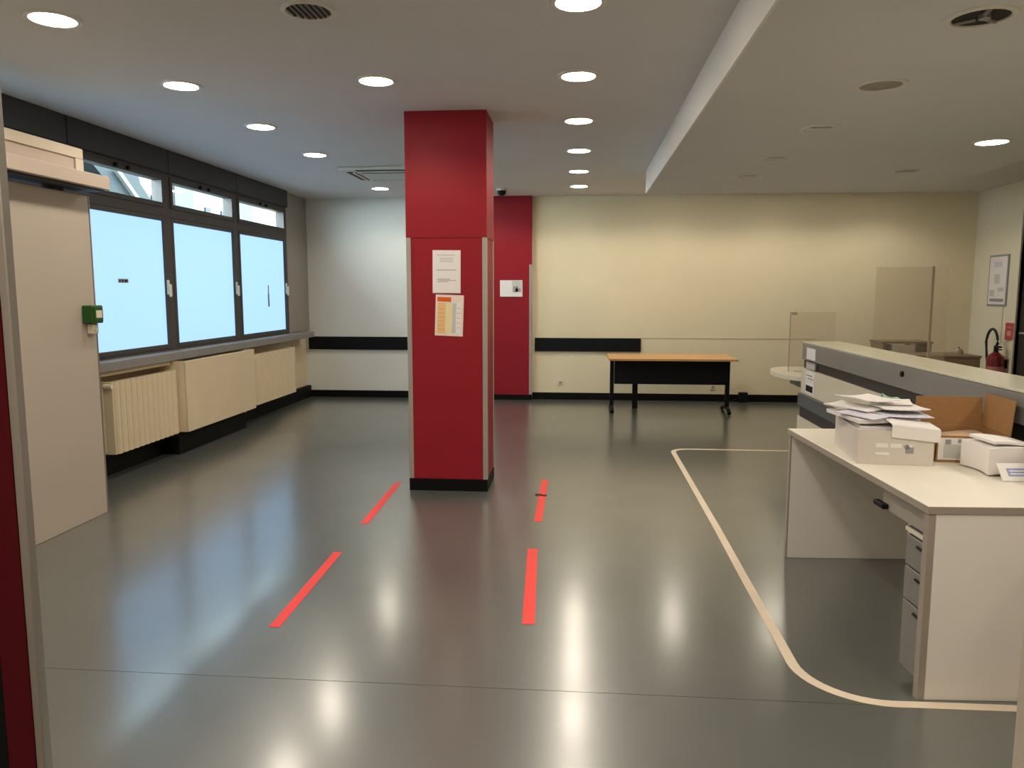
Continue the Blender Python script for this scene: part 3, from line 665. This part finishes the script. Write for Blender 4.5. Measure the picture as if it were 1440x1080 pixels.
MB().cyl((0, 0, 0.058), (0, 0, 0.072), 0.008, n=8).build('button', M_BLKMET, kb)

# ------------------------------------------------------------------ boxes and papers on the desk
def local(ox, oy, oz, rz): return dict(loc=(ox, oy, oz), rz=rz)
def open_box(t, w, d, hgt, m, th=0.005, name='side'):
    box('bottom', m, t, 0, w, 0, d, 0.0, th)
    box(name, m, t, 0, w, 0, th, th, hgt); box(name, m, t, 0, w, d - th, d, th, hgt)
    box(name, m, t, 0, th, th, d - th, th, hgt); box(name, m, t, w - th, w, th, d - th, th, hgt)
T = 0.7605
b1 = thing('white_carton', 'white cardboard box overflowing with papers at the far end of desk', 'box', (1.286, 3.612, T), math.radians(-5.5))
open_box(b1, 0.325, 0.455, 0.157, M_CARTON)
lines('print', [(0.24, 0.40, 0.50, 0.62), (0.43, 0.58, 0.50, 0.62), (0.24, 0.42, 0.28, 0.36), (0.62, 0.72, 0.52, 0.60)], M_PAPER, b1, 0.0, -0.0006, 0.0, 0.325, 0.16)
MB().box(0.205, 0.240, -0.0012, -0.0002, 0.055, 0.085).cyl((0.21, -0.0012, 0.085), (0.21, -0.0002, 0.085), 0.012, n=10).build('logo', M_INK, b1)
# loose papers in / on the carton: each a curved sheet or small pad
def paper(cx, cy, cz, w, d, rz, tx, ty, curl, th, m, label, grp='papers heaped in the white carton', name='paper_sheet'):
    def fn(u, v):
        x = (u - 0.5) * w; y = (v - 0.5) * d
        return (x, y, curl * (4 * (u - 0.5) ** 2) + 0.3 * abs(curl) * math.sin(5 * v + 2 * u))
    o = MB().sheet(fn, 8, 6, th).build(name, m, None, True)
    o.location = (cx, cy, cz); o.rotation_euler = (tx, ty, rz)
    return tag(o, label, 'paper', grp)
heap = [
 (1.463, 3.836, 0.923, 0.265, 0.40, -0.096, 0.0, 0.0, 0.003, 0.155, M_PAPER, 'thick wad of white paper filling the white carton'),
 (1.365, 3.850, 0.956, 0.16, 0.36, 0.10, 0.0, -0.03, 0.003, 0.018, M_PAPER, 'white paper pad at the left of the carton heap'),
 (1.560, 3.870, 0.956, 0.140, 0.32, -0.22, 0.0, 0.02, 0.003, 0.018, M_PAPER, 'white paper pad at the back right of the carton heap'),
 (1.345, 3.760, 0.968, 0.10, 0.24, 0.45, 0.02, -0.08, 0.003, 0.004, M_PAPER2, 'lilac folded leaflet at the left edge of the carton heap'),
 (1.540, 3.780, 0.970, 0.22, 0.20, -0.06, 0.02, 0.02, 0.003, 0.003, M_PAPER2, 'lilac printed sheet across the middle of the carton heap'),
 (1.545, 3.825, 0.994, 0.22, 0.16, 0.10, 0.02, 0.02, 0.005, 0.004, M_PAPER, 'white folded sheet over the lilac one in carton heap'),
 (1.360, 3.905, 0.986, 0.12, 0.27, 0.50, 0.01, -0.06, 0.004, 0.006, M_PAPER, 'narrow white envelope bundle at the left of the carton heap'),
 (1.555, 3.965, 1.004, 0.19, 0.17, -0.30, 0.02, 0.02, 0.005, 0.006, M_PAPER, 'white sheet bundle on top at the back of the carton heap'),
 (1.430, 3.930, 1.022, 0.20, 0.22, 0.35, 0.02, 0.04, 0.008, 0.004, M_PAPER, 'topmost white sheet on the carton heap'),
]
for a in heap: paper(*a)
# sheet draped over the front rim
def drape(u, v):
    x = 1.425 + 0.205 * u; s = v * 0.20
    yb = 3.605 - 0.02 * u
    if s < 0.12: return (x, yb + 0.11 - s, 0.965 - 0.10 * s - 0.02 * u)
    return (x + 0.002, yb - 0.012 - 0.02 * (s - 0.12), 0.953 - 0.02 * u - (s - 0.12) * 0.75)
tag(MB().sheet(drape, 6, 14, 0.003).build('paper_sheet', M_PAPER, None, True), 'white sheet draped over the front rim of the white carton', 'paper', 'papers heaped in the white carton')
gl_ = MB().sheet(lambda u, v: (1.57 + 0.12 * u, 4.06 + 0.09 * v, 0.958 + 0.06 * math.sin(PI * v) * (1 - 0.6 * u) + 0.012 * math.sin(9 * u + 4 * v)), 10, 8, 0.004).build('face_mask', M_TEAL, None, True)
tag(gl_, 'crumpled pale teal cloth mask at the back of the paper heap', 'mask')
# cardboard box with raised flaps
b2 = thing('cardboard_box', 'open brown cardboard box with raised flaps against the counter', 'box', (1.665, 3.680, T), math.radians(-4))
w2_, d2_, h2_ = 0.318, 0.31, 0.125
open_box(b2, w2_, d2_, h2_, M_KRAFT)
box('flap', M_KRAFT, b2, 0.004, w2_ - 0.004, d2_ - 0.004, d2_, h2_ + 0.001, h2_ + 0.145)
f = MB().box(-0.002, 0.002, 0.0, 0.30, 0.0, 0.165).build('flap', M_KRAFT, b2); f.location = (w2_ - 0.003, 0.004, h2_ + 0.002); f.rotation_euler = (0, math.radians(4), 0)
f = MB().box(-0.002, 0.002, 0.0, 0.30, -0.11, 0.0).build('flap', M_KRAFT, b2); f.location = (-0.004, 0.004, h2_ - 0.001); f.rotation_euler = (0, math.radians(2), 0)
f = MB().box(0.006, 0.15, -0.0025, -0.0005, 0.012, 0.115).build('label', M_PAPER, b2)
MB().box(0.03, 0.14, -0.0033, -0.0026, 0.02, 0.085).build('picture', M_INKL, f)
MB().box(0.035, 0.06, -0.004, -0.0034, 0.085, 0.108).box(0.09, 0.11, -0.004, -0.0034, 0.092, 0.11).build('print', M_INK, f)
f['label'] = 'white label with grey picture'
pk = tag(MB().sheet(lambda u, v: (1.698 + 0.255 * u, 3.71 + 0.235 * v, 0.862 + 0.010 * math.sin(5 * u) * math.cos(4 * v)), 8, 6, 0.085).build('paper_stack', mat('kraft_paper', (0.60, 0.42, 0.30), 0.8), None, True), 'stack of brownish papers inside the open cardboard box', 'paper')
# paper ream pile at the right
b3 = thing('paper_pile', 'tall pile of white paper in front of the cardboard box at the right', 'paper', (1.755, 3.395, T), math.radians(4))
def ream(u, v): return (0.20 * u + 0.02 * math.sin(3 * v), 0.22 * v, 0.115 + 0.012 * math.sin(2.2 * u + 0.4))
MB().sheet(ream, 8, 6, 0.113).build('ream', M_PAPER, b3, True)
MB().sheet(lambda u, v: (0.03 + 0.17 * u, 0.02 + 0.19 * v, 0.142 + 0.008 * math.sin(3 * u + 1)), 6, 4, 0.012).build('top_sheets', M_PAPER, b3, True)
MB().box(0.135, 0.150, -0.0012, 0.0, 0.050, 0.058).build('print', M_INK, b3)
bk = thing('leaflet', 'small white leaflet with blue print propped against the paper pile', 'leaflet', (1.775, 3.315, T), math.radians(3))
f = box('card', M_PAPER, bk, 0.0, 0.17, -0.004, 0.0, 0.0, 0.085); f.rotation_euler = (math.radians(-42), 0, 0)
f2 = MB().box(0.03, 0.16, -0.0048, -0.0042, 0.022, 0.06).build('print', M_BLUEP, f)
f3 = MB().box(0.04, 0.15, -0.0056, -0.0049, 0.03, 0.036).box(0.04, 0.12, -0.0056, -0.0049, 0.044, 0.05).build('print', M_PAPER, f)

# ------------------------------------------------------------------ far table
tb = thing('table', 'wooden topped table with black legs and panel by the back wall', 'table', (1.165, 9.60, 0))
box('tabletop', M_WOOD, tb, -0.79, 0.79, 0.0, 0.80, 0.695, 0.722, bev=0.003)
box('modesty_panel', M_BLKMET, tb, -0.71, 0.71, 0.30, 0.315, 0.37, 0.694)
for x in (-0.735, 0.735):
    m = MB().box(x - 0.025, x + 0.025, 0.36, 0.42, 0.05, 0.694, 0.003); m.build('leg', M_BLKMET, tb)
    q = MB(); q.tube([(x, 0.20 + 0.06 * 0, 0.02), (x, 0.24, 0.045), (x, 0.32, 0.062), (x, 0.39, 0.066), (x, 0.50, 0.062), (x, 0.62, 0.045), (x, 0.70, 0.02)], 0.026, 10)
    q.build('foot', M_BLKMET, tb)
box('rear_leg', M_BLKMET, tb, -0.45, -0.38, 0.66, 0.70, 0.0, 0.694)
MB().box(0.55, 0.63, 0.285, 0.299, 0.672, 0.69).build('label_plate', M_ALU, tb)
# wall sockets and a small thing on the floor by the skirting
for x, z, l in ((-0.262, 0.245, 'small pale wall socket low on the back wall right of pilaster'), (1.90, 0.20, 'small wall socket low on the wall under the wooden table')):
    s = thing('wall_socket', l, 'socket', (x, YB, z))
    box('plate', M_CAP, s, -0.04, 0.04, -0.010, 0.0, -0.04, 0.04, bev=0.003)
    MB().cyl((0, -0.0125, 0), (0, -0.0103, 0), 0.022, n=14).build('outlet', M_INK, s)
cb2 = thing('cable_box', 'small black cable box on floor at skirting right of the table', 'cable box', (2.31, 10.98, 0))
box('body', M_BLKMET, cb2, -0.06, 0.06, -0.04, 0.04, 0.0, 0.14, bev=0.006)
MB().tube([(-0.061, 0, 0.05), (-0.12, 0.0, 0.03), (-0.2, 0.02, 0.012), (-0.34, 0.01, 0.012)], 0.009, 8).build('cable', M_BLKMET, cb2)

# ------------------------------------------------------------------ right wall items
ev = thing('evacuation_plan', 'framed white evacuation plan on the right wall above extinguisher', 'sign', (XR, 10.40, 1.69))
MB().box(-0.016, 0.0, -0.225, 0.225, -0.325, 0.325, 0.003).build('frame', M_INK, ev)
box('sheet', M_PAPER, ev, -0.0175, -0.0162, -0.200, 0.200, -0.30, 0.30)
MB().box(-0.0183, -0.0176, -0.09, 0.10, 0.17, 0.24).build('print', M_PAPER2, ev)
MB().box(-0.0183, -0.0176, -0.05, 0.07, -0.04, 0.08).box(-0.0183, -0.0176, -0.16, -0.02, -0.14, -0.09).box(-0.0183, -0.0176, 0.06, 0.17, -0.20, -0.12).build('plan', M_INKL, ev)
MB().box(-0.0183, -0.0176, -0.17, 0.16, -0.27, -0.23).build('print', M_INK, ev)
ex = thing('fire_extinguisher', 'dark red fire extinguisher with black hose hung on the right wall', 'fire extinguisher', (XR - 0.125, 10.10, 0.30))
MB().lathe([(0.0005, 0.0), (0.085, 0.0), (0.10, 0.015), (0.10, 0.40), (0.088, 0.45), (0.045, 0.485), (0.03, 0.50), (0.0005, 0.50)], 24).build('cylinder', M_EXT, ex, True)
MB().cyl((0, 0, 0.50), (0, 0, 0.55), 0.028, n=14).box(-0.02, 0.02, -0.10, 0.03, 0.555, 0.575, 0.004).box(-0.015, 0.015, -0.11, 0.02, 0.525, 0.54, 0.003).build('valve', M_BLKMET, ex)
hp = [(0.0, 0.03, 0.53)] + [(0.0, 0.11 - 0.14 * math.cos(a) * 1.0 + 0.0, 0.58 + 0.20 * math.sin(a)) for a in [PI * (0.05 + 0.9 * k / 12) for k in range(13)]] + [(0.02, 0.25, 0.42), (0.03, 0.22, 0.25)]
MB().tube(hp, 0.016, 8).build('hose', M_RUBBER, ex, True)
MB().cyl((0.03, 0.22, 0.10), (0.03, 0.22, 0.26), 0.028, 0.018, n=12).build('nozzle', M_RUBBER, ex)
MB().box(0.095, 0.125, -0.04, 0.04, 0.30, 0.40).build('wall_bracket', M_BLKMET, ex)
MB().cyl((0, 0, 0.16), (0, 0, 0.32), 0.1015, n=24).build('band_label', mat('label_pale', (0.55, 0.20, 0.19), 0.5), ex)
sg = thing('extinguisher_sign', 'small red sign on the door frame beside the fire extinguisher', 'sign', (XR - 0.0205, 10.03, 1.065))
box('plate', M_SIGNRED, sg, -0.004, 0.02, -0.09, 0.09, -0.11, 0.10, bev=0.001)
MB().box(-0.0048, -0.0041, -0.05, 0.05, 0.04, 0.05).box(-0.0048, -0.0041, -0.04, 0.04, -0.06, 0.0).build('print', mat('sign_pink', (0.7, 0.35, 0.33), 0.6), sg)
cdt = tag(box('cable_conduit', M_WALLR, None, XR - 0.012, XR, 10.24, 10.255, 0.90, 1.36), 'thin pale cable duct on the right wall under the plan', 'conduit')
